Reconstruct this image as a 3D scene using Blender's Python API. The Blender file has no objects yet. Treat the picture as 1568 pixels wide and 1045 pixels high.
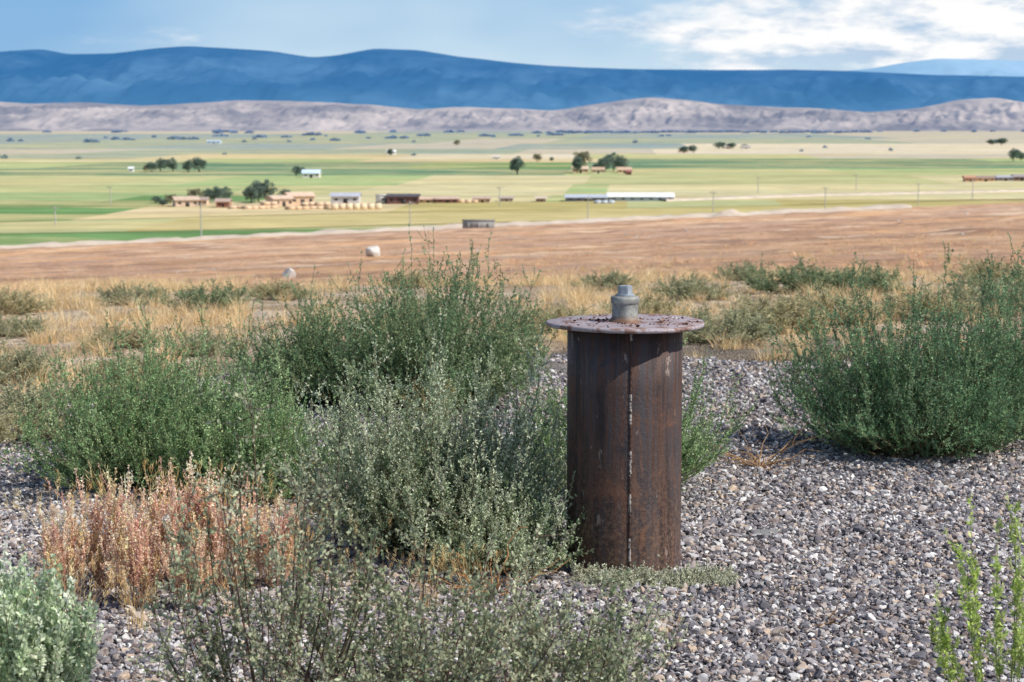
import bpy, math, random, bmesh
import numpy as np
from mathutils import Vector
rng=np.random.default_rng(7)
random.seed(7)
scene=bpy.context.scene
def L(r,g,b,k=0.8):
    f=lambda c:(c/255/12.92) if c/255<=0.04045 else ((c/255+0.055)/1.055)**2.4
    return (f(r)*k,f(g)*k,f(b)*k)
def link(o):
    scene.collection.objects.link(o); return o
# ------------------------------------------------------------ terrain
def sst(a,b,x):
    t=np.clip((x-a)/(b-a),0,1); return t*t*(3-2*t)
_w=np.random.default_rng(3)
_dirs=_w.uniform(0,2*np.pi,24); _ph=_w.uniform(0,6.28,24); _fr=_w.uniform(.6,1.7,24)
def wav(x,y,s,o=0):
    r=0
    for i in range(8):
        k=(i+o*5)%24
        r=r+np.sin((x*np.cos(_dirs[k])+y*np.sin(_dirs[k]))*_fr[k]*6.28/s+_ph[k]+o)
    return r/8
PLAIN=-27.0
def gz(x,y):
    x=np.asarray(x,float); y=np.asarray(y,float)
    base=np.interp(y,[-1e3,12.5,16,20,25,40,60,90,120,180,250,320,400],[0,0,-.03,-.23,-.56,-1.62,-2.95,-4.75,-6.5,-9.9,-13.3,-16.2,-18.9])
    xc=np.clip(x,-(20+.45*np.abs(y)),20+.45*np.abs(y))
    tilt=xc*.045*sst(9,45,y)
    s=base+tilt
    near=.014*wav(x,y,1.1)+.012*wav(x,y,.5,1)
    mid=.10*wav(x,y,5,2)+.16*wav(x,y,14,3)+.05*wav(x,y,2.2,4)
    s=s+near*(1-sst(12,16,y))+mid*sst(13,30,y)*(1+1.0*sst(60,200,y))
    k=sst(402,450,y)
    return s*(1-k)+PLAIN*k
# ------------------------------------------------------------ mesh utils
def fast_mesh(name,V,F,C=None,mat=None,smooth=False,mi=None):
    V=np.asarray(V,np.float32).reshape(-1,3); F=np.asarray(F,np.int32)
    n=F.shape[1]
    me=bpy.data.meshes.new(name)
    me.vertices.add(len(V)); me.vertices.foreach_set('co',V.ravel())
    me.loops.add(F.size); me.loops.foreach_set('vertex_index',F.ravel())
    me.polygons.add(len(F))
    me.polygons.foreach_set('loop_start',np.arange(0,F.size,n,dtype=np.int32))
    try: me.polygons.foreach_set('loop_total',np.full(len(F),n,np.int32))
    except Exception: pass
    if smooth: me.polygons.foreach_set('use_smooth',np.ones(len(F),bool))
    me.update(calc_edges=True)
    if C is not None:
        a=me.color_attributes.new('Col','FLOAT_COLOR','POINT')
        C=np.asarray(C,np.float32)
        if C.shape[1]==3: C=np.concatenate([C,np.ones((len(C),1),np.float32)],1)
        a.data.foreach_set('color',C.ravel())
    mats=mat if isinstance(mat,(list,tuple)) else [mat]
    for m in mats:
        if m: me.materials.append(m)
    me.validate()
    return me
class Acc:
    def __init__(s): s.V=[];s.F=[];s.C=[];s.n=0
    def add(s,V,F,C):
        V=np.asarray(V,float).reshape(-1,3); C=np.asarray(C,float)
        if C.ndim==1: C=np.tile(C,(len(V),1))
        s.V.append(V); s.F.append(np.asarray(F)+s.n); s.C.append(C); s.n+=len(V)
    def mesh(s,name,mat,smooth=False):
        return fast_mesh(name,np.concatenate(s.V),np.concatenate(s.F),np.concatenate(s.C),mat,smooth)
def nrm(a): return a/np.maximum(np.linalg.norm(a,axis=-1,keepdims=True),1e-9)
def tubes(acc,P,R,col,sides=3):
    n,K,_=P.shape
    T=np.gradient(P,axis=1); T=nrm(T)
    ref=np.array([.31,.87,.12]); A=nrm(np.cross(T,ref)); B=np.cross(T,A)
    ang=np.arange(sides)*2*np.pi/sides
    ring=P[:,:,None,:]+R[:,:,None,None]*(A[:,:,None,:]*np.cos(ang)[None,None,:,None]+B[:,:,None,:]*np.sin(ang)[None,None,:,None])
    idx=np.arange(n*K*sides).reshape(n,K,sides)
    a=idx[:,:-1,:]; b=np.roll(idx,-1,2)[:,:-1,:]; c=np.roll(idx,-1,2)[:,1:,:]; d=idx[:,1:,:]
    F=np.stack([a,b,c,d],-1).reshape(-1,4)
    col=np.asarray(col,float)
    if col.ndim==2: col=np.repeat(col,K*sides,0)
    acc.add(ring.reshape(-1,3),F,col)
def leaves(acc,p,d,l,w,col,r):
    m=len(p); d=nrm(d)
    side=nrm(np.cross(d,r.normal(size=(m,3))))
    l=np.broadcast_to(l,(m,))[:,None]; w=np.broadcast_to(w,(m,))[:,None]
    mid=p+d*l*.5
    V=np.stack([p,mid+side*w*.5,p+d*l,mid-side*w*.5],1)
    F=np.arange(m*4).reshape(m,4)
    acc.add(V.reshape(-1,3),F,np.repeat(col,4,0))
# ------------------------------------------------------------ materials
class M:
    def __init__(s,name):
        s.m=bpy.data.materials.new(name); s.m.use_nodes=True
        s.nt=s.m.node_tree; s.N=s.nt.nodes; s.b=s.N['Principled BSDF']
        s.out=s.N['Material Output']
        s.b.inputs['Roughness'].default_value=.85
        s.b.inputs['Specular IOR Level'].default_value=.25
    def l(s,a,b): s.nt.links.new(a,b)
    def n(s,t,**k):
        n=s.N.new(t)
        for a,v in k.items(): setattr(n,a,v)
        return n
    def pos(s,scale=(1,1,1),obj=False):
        if obj: o=s.n('ShaderNodeTexCoord').outputs['Object']
        else: o=s.n('ShaderNodeNewGeometry').outputs['Position']
        mp=s.n('ShaderNodeMapping'); mp.inputs['Scale'].default_value=scale
        s.l(o,mp.inputs['Vector']); return mp.outputs['Vector']
    def noise(s,vec,scale,detail=4,rough=.55,dist=0):
        t=s.n('ShaderNodeTexNoise'); t.inputs['Scale'].default_value=scale; t.inputs['Detail'].default_value=detail
        t.inputs['Roughness'].default_value=rough; t.inputs['Distortion'].default_value=dist
        s.l(vec,t.inputs['Vector']); return t.outputs['Fac']
    def vor(s,vec,scale,out='Color'):
        t=s.n('ShaderNodeTexVoronoi'); t.inputs['Scale'].default_value=scale
        s.l(vec,t.inputs['Vector']); return t.outputs[out]
    def ramp(s,fac,stops,interp='LINEAR'):
        r=s.n('ShaderNodeValToRGB'); e=r.color_ramp.elements; r.color_ramp.interpolation=interp
        while len(e)<len(stops): e.new(.5)
        for i,(p,c) in enumerate(stops):
            e[i].position=p; e[i].color=(c,c,c,1) if isinstance(c,(int,float)) else (*c,1)
        s.l(fac,r.inputs['Fac']); return r.outputs['Color']
    def mix(s,f,a,b,mode='MIX'):
        n=s.n('ShaderNodeMix',data_type='RGBA',blend_type=mode)
        for v,i in ((f,0),(a,6),(b,7)):
            if isinstance(v,(int,float)): n.inputs[i].default_value=v
            elif isinstance(v,tuple): n.inputs[i].default_value=(*v,1)
            else: s.l(v,n.inputs[i])
        return n.outputs[2]
    def math(s,op,a,b=0,c=0):
        n=s.n('ShaderNodeMath',operation=op)
        for i,v in enumerate((a,b,c)):
            if isinstance(v,(int,float)): n.inputs[i].default_value=v
            else: s.l(v,n.inputs[i])
        return n.outputs[0]
    def smooth(s,v,a,b):
        n=s.n('ShaderNodeMapRange',interpolation_type='SMOOTHSTEP')
        s.l(v,n.inputs[0]); n.inputs[1].default_value=a; n.inputs[2].default_value=b
        return n.outputs[0]
    def bump(s,h,st=.5,dist=.01):
        n=s.n('ShaderNodeBump'); n.inputs['Strength'].default_value=st; n.inputs['Distance'].default_value=dist
        s.l(h,n.inputs['Height']); s.l(n.outputs[0],s.b.inputs['Normal']); return n
    def col(s,c):
        if isinstance(c,tuple): s.b.inputs['Base Color'].default_value=(*c,1)
        else: s.l(c,s.b.inputs['Base Color'])
        return s
def plain(name,c,rough=.8,var=.25,scale=3,metal=0):
    m=M(name); v=m.pos(obj=True); f=m.noise(v,scale,3)
    a=tuple(x*(1-var) for x in c); b=tuple(min(1,x*(1+var)) for x in c)
    m.col(m.ramp(f,[(.3,a),(.7,b)])); m.b.inputs['Roughness'].default_value=rough; m.b.inputs['Metallic'].default_value=metal
    return m.m
# plant material
pm=M('plant_material'); at=pm.n('ShaderNodeAttribute',attribute_name='Col')
df=pm.n('ShaderNodeBsdfDiffuse'); pm.l(at.outputs['Color'],df.inputs['Color'])
tr=pm.n('ShaderNodeBsdfTranslucent'); pm.l(at.outputs['Color'],tr.inputs['Color'])
ms=pm.n('ShaderNodeMixShader'); ms.inputs[0].default_value=.36
pm.l(df.outputs[0],ms.inputs[1]); pm.l(tr.outputs[0],ms.inputs[2]); pm.l(ms.outputs[0],pm.out.inputs['Surface']); pm.N.remove(pm.b)
PLANT=pm.m
# ground
g=M('ground_material'); P=g.pos()
sep=g.n('ShaderNodeSeparateXYZ'); g.l(P,sep.inputs[0]); Y=sep.outputs['Y']
gc=g.vor(P,85); gcs=g.n('ShaderNodeSeparateColor'); g.l(gc,gcs.inputs[0])
grav=g.ramp(gcs.outputs[0],[(0,(.06,.055,.055)),(.3,(.12,.105,.10)),(.55,(.19,.165,.15)),(.8,(.28,.25,.23)),(1,(.42,.39,.36))])
dust=g.mix(g.smooth(g.noise(P,3,4),.45,.65),grav,(.32,.25,.19))
grav2=g.mix(.5,grav,dust)
f1=g.noise(P,.12,6,.65); f2=g.noise(P,1.6,6,.75); f3=g.noise(P,.035,4,.6); f4=g.noise(g.pos((.02,.09,1)),1,5,.7)
fc=g.ramp(f2,[(.3,L(134,106,86,1)),(.45,L(200,156,122,1.1)),(.56,L(222,180,146,1.1)),(.68,L(248,222,188,1.1))])
fc2=g.ramp(f1,[(.3,L(152,118,98,1)),(.46,L(208,160,124,1.1)),(.6,L(232,194,156,1.1)),(.72,L(242,222,194,1.1))])
field=g.mix(.5,fc,fc2)
field=g.mix(g.math('MULTIPLY',g.smooth(f3,.5,.6),.4),field,L(182,152,138,1.1))
field=g.mix(g.math('MULTIPLY',g.smooth(f3,.46,.36),.5),field,L(240,188,134,1.1))
field=g.mix(g.math('MULTIPLY',g.smooth(f4,.52,.60),.6),field,L(160,124,102,1))
field=g.mix(g.math('MULTIPLY',g.smooth(f4,.45,.37),.6),field,L(242,216,182,1.15))
nearstraw=g.mix(g.smooth(g.noise(P,1.1,5,.7),.4,.6),L(226,206,180,.95),L(188,162,130,.95))
yy=g.math('ADD',Y,g.math('MULTIPLY',g.math('SUBTRACT',g.noise(P,.5,4),.5),9))
field=g.mix(g.smooth(yy,28,17),field,nearstraw)
lft=g.math('MULTIPLY',g.math('MAXIMUM',g.math('SUBTRACT',g.math('MULTIPLY',sep.outputs['X'],-1),.9),0),1.5)
gm=g.smooth(g.math('ADD',yy,lft),11.6,13.2)
c=g.mix(gm,grav2,field)
pn=g.noise(g.pos((.0012,.006,1)),1.0,5,.6)
plaincol=g.ramp(pn,[(.3,L(150,160,135,.8)),(.5,L(186,178,146,.85)),(.7,L(205,194,160,.85))])
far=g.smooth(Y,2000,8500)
plaincol=g.mix(g.math('MULTIPLY',far,.75),plaincol,L(160,170,180,.85))  # distance haze painted into the colour of the far plain
c=g.mix(g.smooth(Y,420,445),c,plaincol)
g.col(c); g.b.inputs['Roughness'].default_value=.95; g.b.inputs['Specular IOR Level'].default_value=.1
hb=g.mix(gm,g.vor(P,85,'Distance'),g.noise(P,2.2,6,.75))
bd=g.bump(hb,.9,.012)
g.l(g.math('ADD',.012,g.math('MULTIPLY',gm,.5)),bd.inputs['Distance'])
GROUND=g.m
# ------------------------------------------------------------ ground sheet
rr=np.concatenate([np.linspace(.5,20,150),np.geomspace(20,500,260)[1:],np.geomspace(500,90000,80)[1:]])
core=np.linspace(-24,24,200); aa=np.concatenate([np.linspace(-110,-24,45)[:-1],core,np.linspace(24,110,45)[1:]])
A,Rr=np.meshgrid(np.radians(aa),rr)
X=Rr*np.sin(A); Yv=Rr*np.cos(A)-1.0
V=np.stack([X,Yv,gz(X,Yv)],-1)
nr,nc=X.shape; idx=np.arange(nr*nc).reshape(nr,nc)
F=np.stack([idx[:-1,:-1],idx[:-1,1:],idx[1:,1:],idx[1:,:-1]],-1).reshape(-1,4)
link(bpy.data.objects.new('ground',fast_mesh('ground',V.reshape(-1,3),F,None,GROUND,True)))
# ------------------------------------------------------------ farm fields patchwork
fm=M('farm_field_material'); at=fm.n('ShaderNodeAttribute',attribute_name='Col')
fn=fm.noise(fm.pos((.004,.03,1)),1,6,.65); fn2=fm.noise(fm.pos((.05,.05,1)),1,5,.7)
v1=fm.ramp(fn,[(.3,.74),(.5,1.0),(.7,1.22)]); v2=fm.ramp(fn2,[(.3,.82),(.7,1.14)])
warm=fm.mix(fm.smooth(fm.noise(fm.pos((.006,.022,1)),1,6,.68),.46,.58),at.outputs['Color'],L(212,194,142,.92))
cc=fm.mix(.66,at.outputs['Color'],warm)
cc=fm.mix(1.0,cc,v1,'MULTIPLY'); cc=fm.mix(1.0,cc,v2,'MULTIPLY')
fm.col(cc); fm.b.inputs['Roughness'].default_value=1; fm.b.inputs['Specular IOR Level'].default_value=0
GR=L(118,154,98,.85); LG=L(168,186,130,.88); YG=L(192,192,140,.88); BE=L(212,202,158,.88); TA=L(218,198,156,.88)
OL=L(196,182,122,.85); DG=L(112,148,116,.85); GG=L(160,174,156,.85); BG=L(142,164,168,.85); TH=L(198,190,176,.85); PT=L(228,214,190,.88)  # greyed and bluish strip colours have distance haze mixed in
def q(px): return (px-784)/3049.
bounds=[(452,.0),(573,.42),(656,.5),(734,.1),(802,.08),(931,.05),(1110,.03),(1273,.02),(1493,0),(1634,.02),(1882,0),(2279,0.02),(2886,0),(3936,0),(5773,0),(8200,0)]
rows=[
 [(q(640),GR),(q(2200),OL)],
 [(q(300),YG),(q(700),OL),(q(2200),OL)],
 [(q(240),GR),(q(620),TA),(q(960),OL),(q(1200),YG),(q(2200),OL)],
 [(q(200),LG),(q(420),GR),(q(840),BE),(q(930),LG),(q(2200),BE)],
 [(q(380),LG),(q(560),YG),(q(870),BE),(q(930),LG),(q(2200),BE)],
 [(q(330),YG),(q(640),LG),(q(900),BE),(q(1420),YG),(q(2200),BE)],
 [(q(210),DG),(q(870),DG),(q(950),LG),(q(1280),YG),(q(2200),LG)],
 [(q(120),LG),(q(640),DG),(q(880),GR),(q(2200),DG)],
 [(q(300),BE),(q(560),LG),(q(960),TA),(q(1500),DG),(q(2200),LG)],
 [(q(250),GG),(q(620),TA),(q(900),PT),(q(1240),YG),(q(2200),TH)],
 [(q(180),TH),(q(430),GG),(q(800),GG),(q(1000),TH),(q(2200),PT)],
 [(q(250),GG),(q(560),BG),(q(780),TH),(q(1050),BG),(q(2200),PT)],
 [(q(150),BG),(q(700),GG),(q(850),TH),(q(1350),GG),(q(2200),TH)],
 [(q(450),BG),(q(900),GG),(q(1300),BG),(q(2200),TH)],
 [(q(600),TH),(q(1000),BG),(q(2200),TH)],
]
Vf=[];Ff=[];Cf=[];k=0
for i,row in enumerate(rows):
    (y0,s0),(y1,s1)=bounds[i],bounds[i+1]; ym=(y0+y1)/2; ul=-.7
    for ur,cc_ in row:
        xs=np.linspace(ul*ym,ur*ym,9)
        for a,b in zip(xs[:-1],xs[1:]):
            for (xx,yy_,ss) in ((a,y0,s0),(b,y0,s0),(b,y1,s1),(a,y1,s1)):
                yv=max(yy_+ss*max(min(xx,400),-300)+ (0 if i==0 and yy_==y0 else 6*math.sin(xx*.03+yy_)),452)
                sk=.06*(yv-ym)
                Vf.append((xx+sk,yv,PLAIN+.15)); Cf.append(cc_)
            Ff.append((k,k+1,k+2,k+3)); k+=4
        ul=ur
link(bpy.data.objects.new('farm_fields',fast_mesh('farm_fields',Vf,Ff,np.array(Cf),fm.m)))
# ------------------------------------------------------------ dirt road / berms
def strip(name,pts,w,h,mat,zf=None):
    pts=np.array(pts,float); n=220
    t=np.linspace(0,len(pts)-1,n); xs=np.interp(t,range(len(pts)),pts[:,0]); ys=np.interp(t,range(len(pts)),pts[:,1])
    T=np.gradient(np.stack([xs,ys],1),axis=0); T/=np.linalg.norm(T,axis=1)[:,None]; Nn=np.stack([-T[:,1],T[:,0]],1)
    prof=[(-.5,-.25),(-.33,1),(.33,1),(.5,-.25)]
    V=[]
    for a,b in prof:
        px=xs+Nn[:,0]*a*w; py=ys+Nn[:,1]*a*w
        z0=gz(px,py) if zf is None else np.full(n,zf)
        V.append(np.stack([px,py,z0+b*h*(1+.7*wav(px,py,9,1))+ .02],1))
    V=np.stack(V,1); idx=np.arange(n*4).reshape(n,4)
    F=np.stack([idx[:-1,:-1],idx[1:,:-1],idx[1:,1:],idx[:-1,1:]],-1).reshape(-1,4)
    return link(bpy.data.objects.new(name,fast_mesh(name,V.reshape(-1,3),F,None,mat,True)))
dirt=plain('pale_dirt',L(226,208,186),.95,.15,.2)
strip('dirt_road',[(-260,396),(-150,398),(-60,399),(0,400),(50,401),(80,402)],6,.6,dirt)
strip('gravel_road',[(55,735),(120,790),(230,850),(400,905),(900,1000)],7,.8,dirt,PLAIN)
# ------------------------------------------------------------ hills and mountains
def fbm(x,y,s,o=5,seed=0,ridge=False):
    r=0;a=1;t=0
    for i in range(o):
        w=wav(x+seed*137,y-seed*71,s/(2**i),i+seed)
        w=np.clip(w*2.0,-1,1)
        if ridge: w=1-2*np.abs(w)
        r=r+a*w; t+=a; a*=.55
    return r/t
def range_mesh(name,px,py,dist,depth,basez,mat,amp,gs,back=.35,nx=520,ny=70,jag=0.):
    f=3049.
    xs=np.linspace(q(-600)*dist,q(2200)*dist,nx)
    ridge=1.4+(190-np.interp(xs/dist,[q(p) for p in px],py))/f*dist
    kk=max(1,int(nx*.006)); ker=np.hanning(2*kk+3); ridge=np.convolve(np.pad(ridge,len(ker)//2,'edge'),ker/ker.sum(),'valid')
    ridge=ridge+jag*fbm(xs,xs*0,gs*.6,5,4)
    ys=np.linspace(dist-depth,dist+depth*back,ny)
    Xg,Yg=np.meshgrid(xs,ys); Rg=np.tile(ridge,(ny,1))
    t=np.where(Yg<=dist,(Yg-(dist-depth))/depth,1-(Yg-dist)/(depth*back)*.6)
    t=np.clip(t,0,1)
    gul=fbm(Xg+.25*Yg,Yg*.35,gs,5,2,True)
    gul2=fbm(Xg-.2*Yg,Yg*.3,gs*.3,4,1,True)
    shape=t**1.0
    Z=basez+(Rg-basez)*shape+(gul*amp+gul2*amp*.5-amp*.4)*np.sin(np.clip(t,0,1)*math.pi)**1.0*(Yg<=dist+1)
    V=np.stack([Xg,Yg,Z],-1); idx=np.arange(nx*ny).reshape(ny,nx)
    F=np.stack([idx[:-1,:-1],idx[:-1,1:],idx[1:,1:],idx[1:,:-1]],-1).reshape(-1,4)
    return link(bpy.data.objects.new(name,fast_mesh(name,V.reshape(-1,3),F,None,mat,True)))
def hazy(name,c1,c2,air,airk,sx,thr=(.4,.6),air2=None,zr=None):  # distance haze put into base colours, plus emission standing in for airlight
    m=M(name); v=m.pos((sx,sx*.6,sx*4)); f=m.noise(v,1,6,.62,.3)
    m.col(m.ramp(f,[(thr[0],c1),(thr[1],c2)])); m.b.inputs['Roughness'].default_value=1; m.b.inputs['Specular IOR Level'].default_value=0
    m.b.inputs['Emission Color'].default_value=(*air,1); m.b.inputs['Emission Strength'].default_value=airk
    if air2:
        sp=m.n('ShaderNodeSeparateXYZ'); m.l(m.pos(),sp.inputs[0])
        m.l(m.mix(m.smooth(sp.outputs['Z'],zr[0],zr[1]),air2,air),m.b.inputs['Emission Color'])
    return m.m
hillm=hazy('tan_hill_haze_material',L(128,122,118,.5),L(198,182,166,.64),L(140,156,192,1),.48,.002,(.38,.62))
bluem=hazy('blue_mountain_haze_material',L(36,66,92,.40),L(98,126,144,.46),L(60,124,184,1),.74,.0006,(.42,.74),L(80,140,192,1),(0,500))  # darker patches are cloud shadows painted into the base colour
farm_=hazy('far_mountain_haze_material',L(100,130,160,.4),L(150,170,190,.4),L(144,188,224,1),.80,.0003)
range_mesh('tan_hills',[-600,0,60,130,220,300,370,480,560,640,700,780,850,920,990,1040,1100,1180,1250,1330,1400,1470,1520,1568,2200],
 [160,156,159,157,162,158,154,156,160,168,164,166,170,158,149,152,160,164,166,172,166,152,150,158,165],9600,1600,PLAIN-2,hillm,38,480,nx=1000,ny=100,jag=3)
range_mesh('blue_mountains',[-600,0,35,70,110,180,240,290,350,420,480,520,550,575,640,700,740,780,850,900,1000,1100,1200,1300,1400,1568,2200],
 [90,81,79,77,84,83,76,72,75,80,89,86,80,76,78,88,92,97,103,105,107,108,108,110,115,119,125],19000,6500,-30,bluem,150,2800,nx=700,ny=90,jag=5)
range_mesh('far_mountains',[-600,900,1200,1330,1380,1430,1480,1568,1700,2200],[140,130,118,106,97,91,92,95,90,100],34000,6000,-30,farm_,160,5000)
# ------------------------------------------------------------ plants
def bush(name,R,H,nprim=230,nbr=12,nleaf=18,ll=.011,lw=.0032,blen=.07,leafcols=None,stemcol=L(120,105,80,.7),seed=1,spike=1.0,twist=.25,tstart=.3,rmin=.72,phimin=8,srad=.0022,upright=.5,tipleaf=26,lump_=1.):
    r=np.random.default_rng(seed); acc=Acc()
    th=r.uniform(0,2*np.pi,nprim); sp=r.uniform(math.sin(math.radians(phimin)),1,nprim)**(.9)
    ph=np.arcsin(sp)
    lump=1+lump_*(.12*np.sin(3*th+seed)+.08*np.sin(5*th+2*seed+ph*3))
    rad=r.uniform(rmin,1.0,nprim)*lump
    rad*=np.where(r.random(nprim)<.12,1.12*spike,1)
    tip=np.stack([R*np.cos(ph)*np.cos(th)*rad,R*np.cos(ph)*np.sin(th)*rad,H*np.sin(ph)**.8*np.clip(rad,.5,1.2)],1)
    b0=np.stack([np.cos(th)*R*.15*r.random(nprim),np.sin(th)*R*.15*r.random(nprim),np.full(nprim,-.02)],1)
    c1=tip*np.array([.85,.85,.38])+r.normal(size=(nprim,3))*R*.06
    K=8; t=np.linspace(0,1,K)[None,:,None]
    P=(1-t)**2*b0[:,None]+2*t*(1-t)*c1[:,None]+t**2*tip[:,None]
    P=P+np.cumsum(r.normal(size=(nprim,K,3))*R*.008,1)*t
    P[:,:,2]=np.maximum(P[:,:,2],.008)
    rr_=np.linspace(1,.3,K)[None,:]*srad*r.uniform(.7,1.4,(nprim,1))
    sc=np.array(stemcol)*r.uniform(.7,1.2,(nprim,1))
    tubes(acc,P,rr_,sc)
    lc=np.array(leafcols); pc=lc[r.integers(0,len(lc),nprim)]
    if tipleaf:
        m=nprim*tipleaf; jj=np.repeat(np.arange(nprim),tipleaf); u=1-.35*r.random(m)**1.2; f=u*(K-1)*.9999; k0=f.astype(int); fr=(f-k0)[:,None]
        lp=P[jj,k0]*(1-fr)+P[jj,k0+1]*fr; T=nrm(P[jj,k0+1]-P[jj,k0]); ld=T*.8+r.normal(size=(m,3))*.55
        leaves(acc,lp,ld,ll*r.uniform(.6,1.2,m),lw*r.uniform(.8,1.3,m),pc[jj]*1.15*r.uniform(.75,1.25,(m,1)),r)
    n=nprim*nbr
    ii=np.repeat(np.arange(nprim),nbr); tt=r.uniform(tstart,1,n)**.8
    tt=np.clip(tt,0,.999); f=tt*(K-1); k0=f.astype(int); fr=(f-k0)[:,None]
    p=P[ii,k0]*(1-fr)+P[ii,k0+1]*fr; T=nrm(P[ii,k0+1]-P[ii,k0])
    out=r.normal(size=(n,3))
    d0=nrm(T*.9+out*(.35+twist)); bl=blen*r.uniform(.45,1.25,n)*np.where(tt>.9,1.3*spike,1)
    d1=nrm(d0*.6+np.array([0,0,upright])+r.normal(size=(n,3))*.12)
    K2=3; s=np.linspace(0,1,K2)[None,:,None]
    B=p[:,None]+(d0[:,None]*s*(1-s*.5)+d1[:,None]*s*s*.5)*bl[:,None,None]*1.2
    tubes(acc,B,np.linspace(1,.4,K2)[None,:]*srad*.45*np.ones((n,1)),np.array(stemcol)*r.uniform(.8,1.3,(n,1)))
    m=n*nleaf; jj=np.repeat(np.arange(n),nleaf); u=r.uniform(.08,1,m); f=u*(K2-1)*.9999; k0=f.astype(int); fr=(f-k0)[:,None]
    lp=B[jj,k0]*(1-fr)+B[jj,k0+1]*fr; T=nrm(B[jj,k0+1]-B[jj,k0])
    ld=T*.75+r.normal(size=(m,3))*.6
    pick=(pc[ii]*.6+lc[r.integers(0,len(lc),n)]*.4)[jj]
    br=(r.uniform(.7,1.3,(n,1))[jj])*r.uniform(.75,1.25,(m,1))
    leaves(acc,lp,ld,ll*r.uniform(.5,1.2,m)*(1.15-.4*u),lw*r.uniform(.7,1.3,m),np.clip(pick*br,0,1),r)
    return acc.mesh(name,PLANT)
def put(name,me,x,y,rot=0,sc=1,dz=0):
    o=bpy.data.objects.new(name,me); o.location=(x,y,float(gz(x,y))+dz); o.rotation_euler[2]=rot
    o.scale=(sc,sc,sc) if not isinstance(sc,tuple) else sc
    return link(o)
GRN=[L(122,148,102,1.42),L(134,158,110,1.42),L(156,174,128,1.42),L(106,134,92,1.42)]
GREY=[L(148,160,128,1.42),L(170,178,148,1.42),L(126,142,108,1.42),L(192,196,170,1.42)]
DRK=[L(100,132,96,1.25),L(116,148,106,1.25),L(86,116,86,1.25),L(144,168,126,1.25)]
back=[L(112,140,102,1.25),L(126,152,110,1.25),L(98,126,90,1.25),L(156,168,126,1.25)]
ST=L(150,140,110,.9)
put('shrub',bush('shrub_back',.76,.79,480,11,18,.015,.0060,.085,back,ST,seed=11,spike=1.0,rmin=.5,upright=.8,lump_=.6),-.44,9.9)
put('shrub',bush('shrub_back_side',.44,.54,190,11,17,.015,.0060,.08,back,ST,seed=12,spike=1.0,upright=.8,rmin=.5),-1.06,10.0)
put('shrub',bush('shrub_left',.61,.62,490,12,18,.0125,.0052,.065,GRN,ST,seed=21,spike=1.02,rmin=.48,upright=.8),-1.40,7.75)
put('shrub',bush('shrub_left_low',.40,.48,250,11,18,.0125,.0052,.06,GRN,ST,seed=22,upright=.8,rmin=.48),-.96,7.45)
put('shrub',bush('shrub_center',.53,.70,560,12,18,.0115,.0055,.060,GREY,ST,seed=31,spike=1.02,rmin=.42,upright=.6),-.27,6.5)
put('shrub',bush('shrub_center_low',.32,.34,190,10,18,.011,.0054,.05,GREY,ST,seed=32,upright=.6,rmin=.5),-.05,6.2)
put('shrub',bush('shrub_behind_pipe',.46,.58,300,11,16,.0125,.0050,.065,GRN,ST,seed=41,upright=.8,rmin=.55),.43,7.6)
put('shrub',bush('shrub_right',.70,.78,560,12,18,.013,.0055,.07,DRK,ST,seed=51,spike=1.02,rmin=.48,upright=.8),1.76,8.5)
put('shrub',bush('shrub_right_far',.55,.84,290,11,17,.013,.0055,.07,DRK,ST,seed=52,upright=.8,rmin=.5),2.40,9.0)
TW=[L(152,158,128,1.3),L(174,176,146,1.3),L(130,140,106,1.3)]
BR=L(140,114,102,.85)
put('sagebrush',bush('sage_fore',.62,.50,130,10,13,.014,.0076,.075,TW,stemcol=BR,seed=61,rmin=.55,twist=.6,tstart=.25,srad=.0026,upright=.3),-.24,4.40)
put('sagebrush',bush('sage_fore2',.42,.40,55,10,13,.0135,.0074,.07,TW,stemcol=BR,seed=62,rmin=.55,twist=.6,upright=.3),.10,4.55)
put('sagebrush',bush('sage_fore3',.34,.72,34,13,14,.0135,.0074,.07,TW,stemcol=BR,seed=64,rmin=.6,twist=.6,upright=.4,srad=.0028,phimin=25),-.55,4.40)
PALE=[L(184,196,164,1.4),L(202,208,184,1.4),L(166,180,144,1.4)]
put('sage_plant',bush('sage_pale',.24,.42,90,9,22,.017,.0085,.06,PALE,seed=71,rmin=.6,phimin=30,upright=1.6,twist=.1),-1.13,4.5)
YGN=[L(186,200,116,1.1),L(202,212,140,1.1),L(168,186,104,1.1)]
put('rabbitbrush',bush('yellow_green_brush',.27,.60,17,12,20,.017,.0056,.04,YGN,stemcol=L(176,190,120,.9),seed=85,rmin=.6,phimin=28,upright=1.8,twist=.05,spike=1.1),1.13,4.45)
PK=[L(226,196,172,1.3),L(214,174,158,1.3),L(234,212,184,1.3),L(200,162,148,1.3),L(228,212,166,1.25)]
pk=bush('russian_thistle',.17,.33,38,10,24,.009,.0060,.045,PK,stemcol=L(222,184,158,1.05),seed=91,rmin=.5,phimin=38,upright=2.0,twist=.1)
for i,(x,y,s) in enumerate([(-1.22,5.95,1.05),(-1.02,6.0,1.1),(-1.1,5.75,.9),(-.86,5.95,1.0),(-1.34,5.85,.8),(-.94,5.72,.7),(-.72,5.95,.8)]):
    put('pink_weed',pk,x,y,i*1.3,s)
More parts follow.
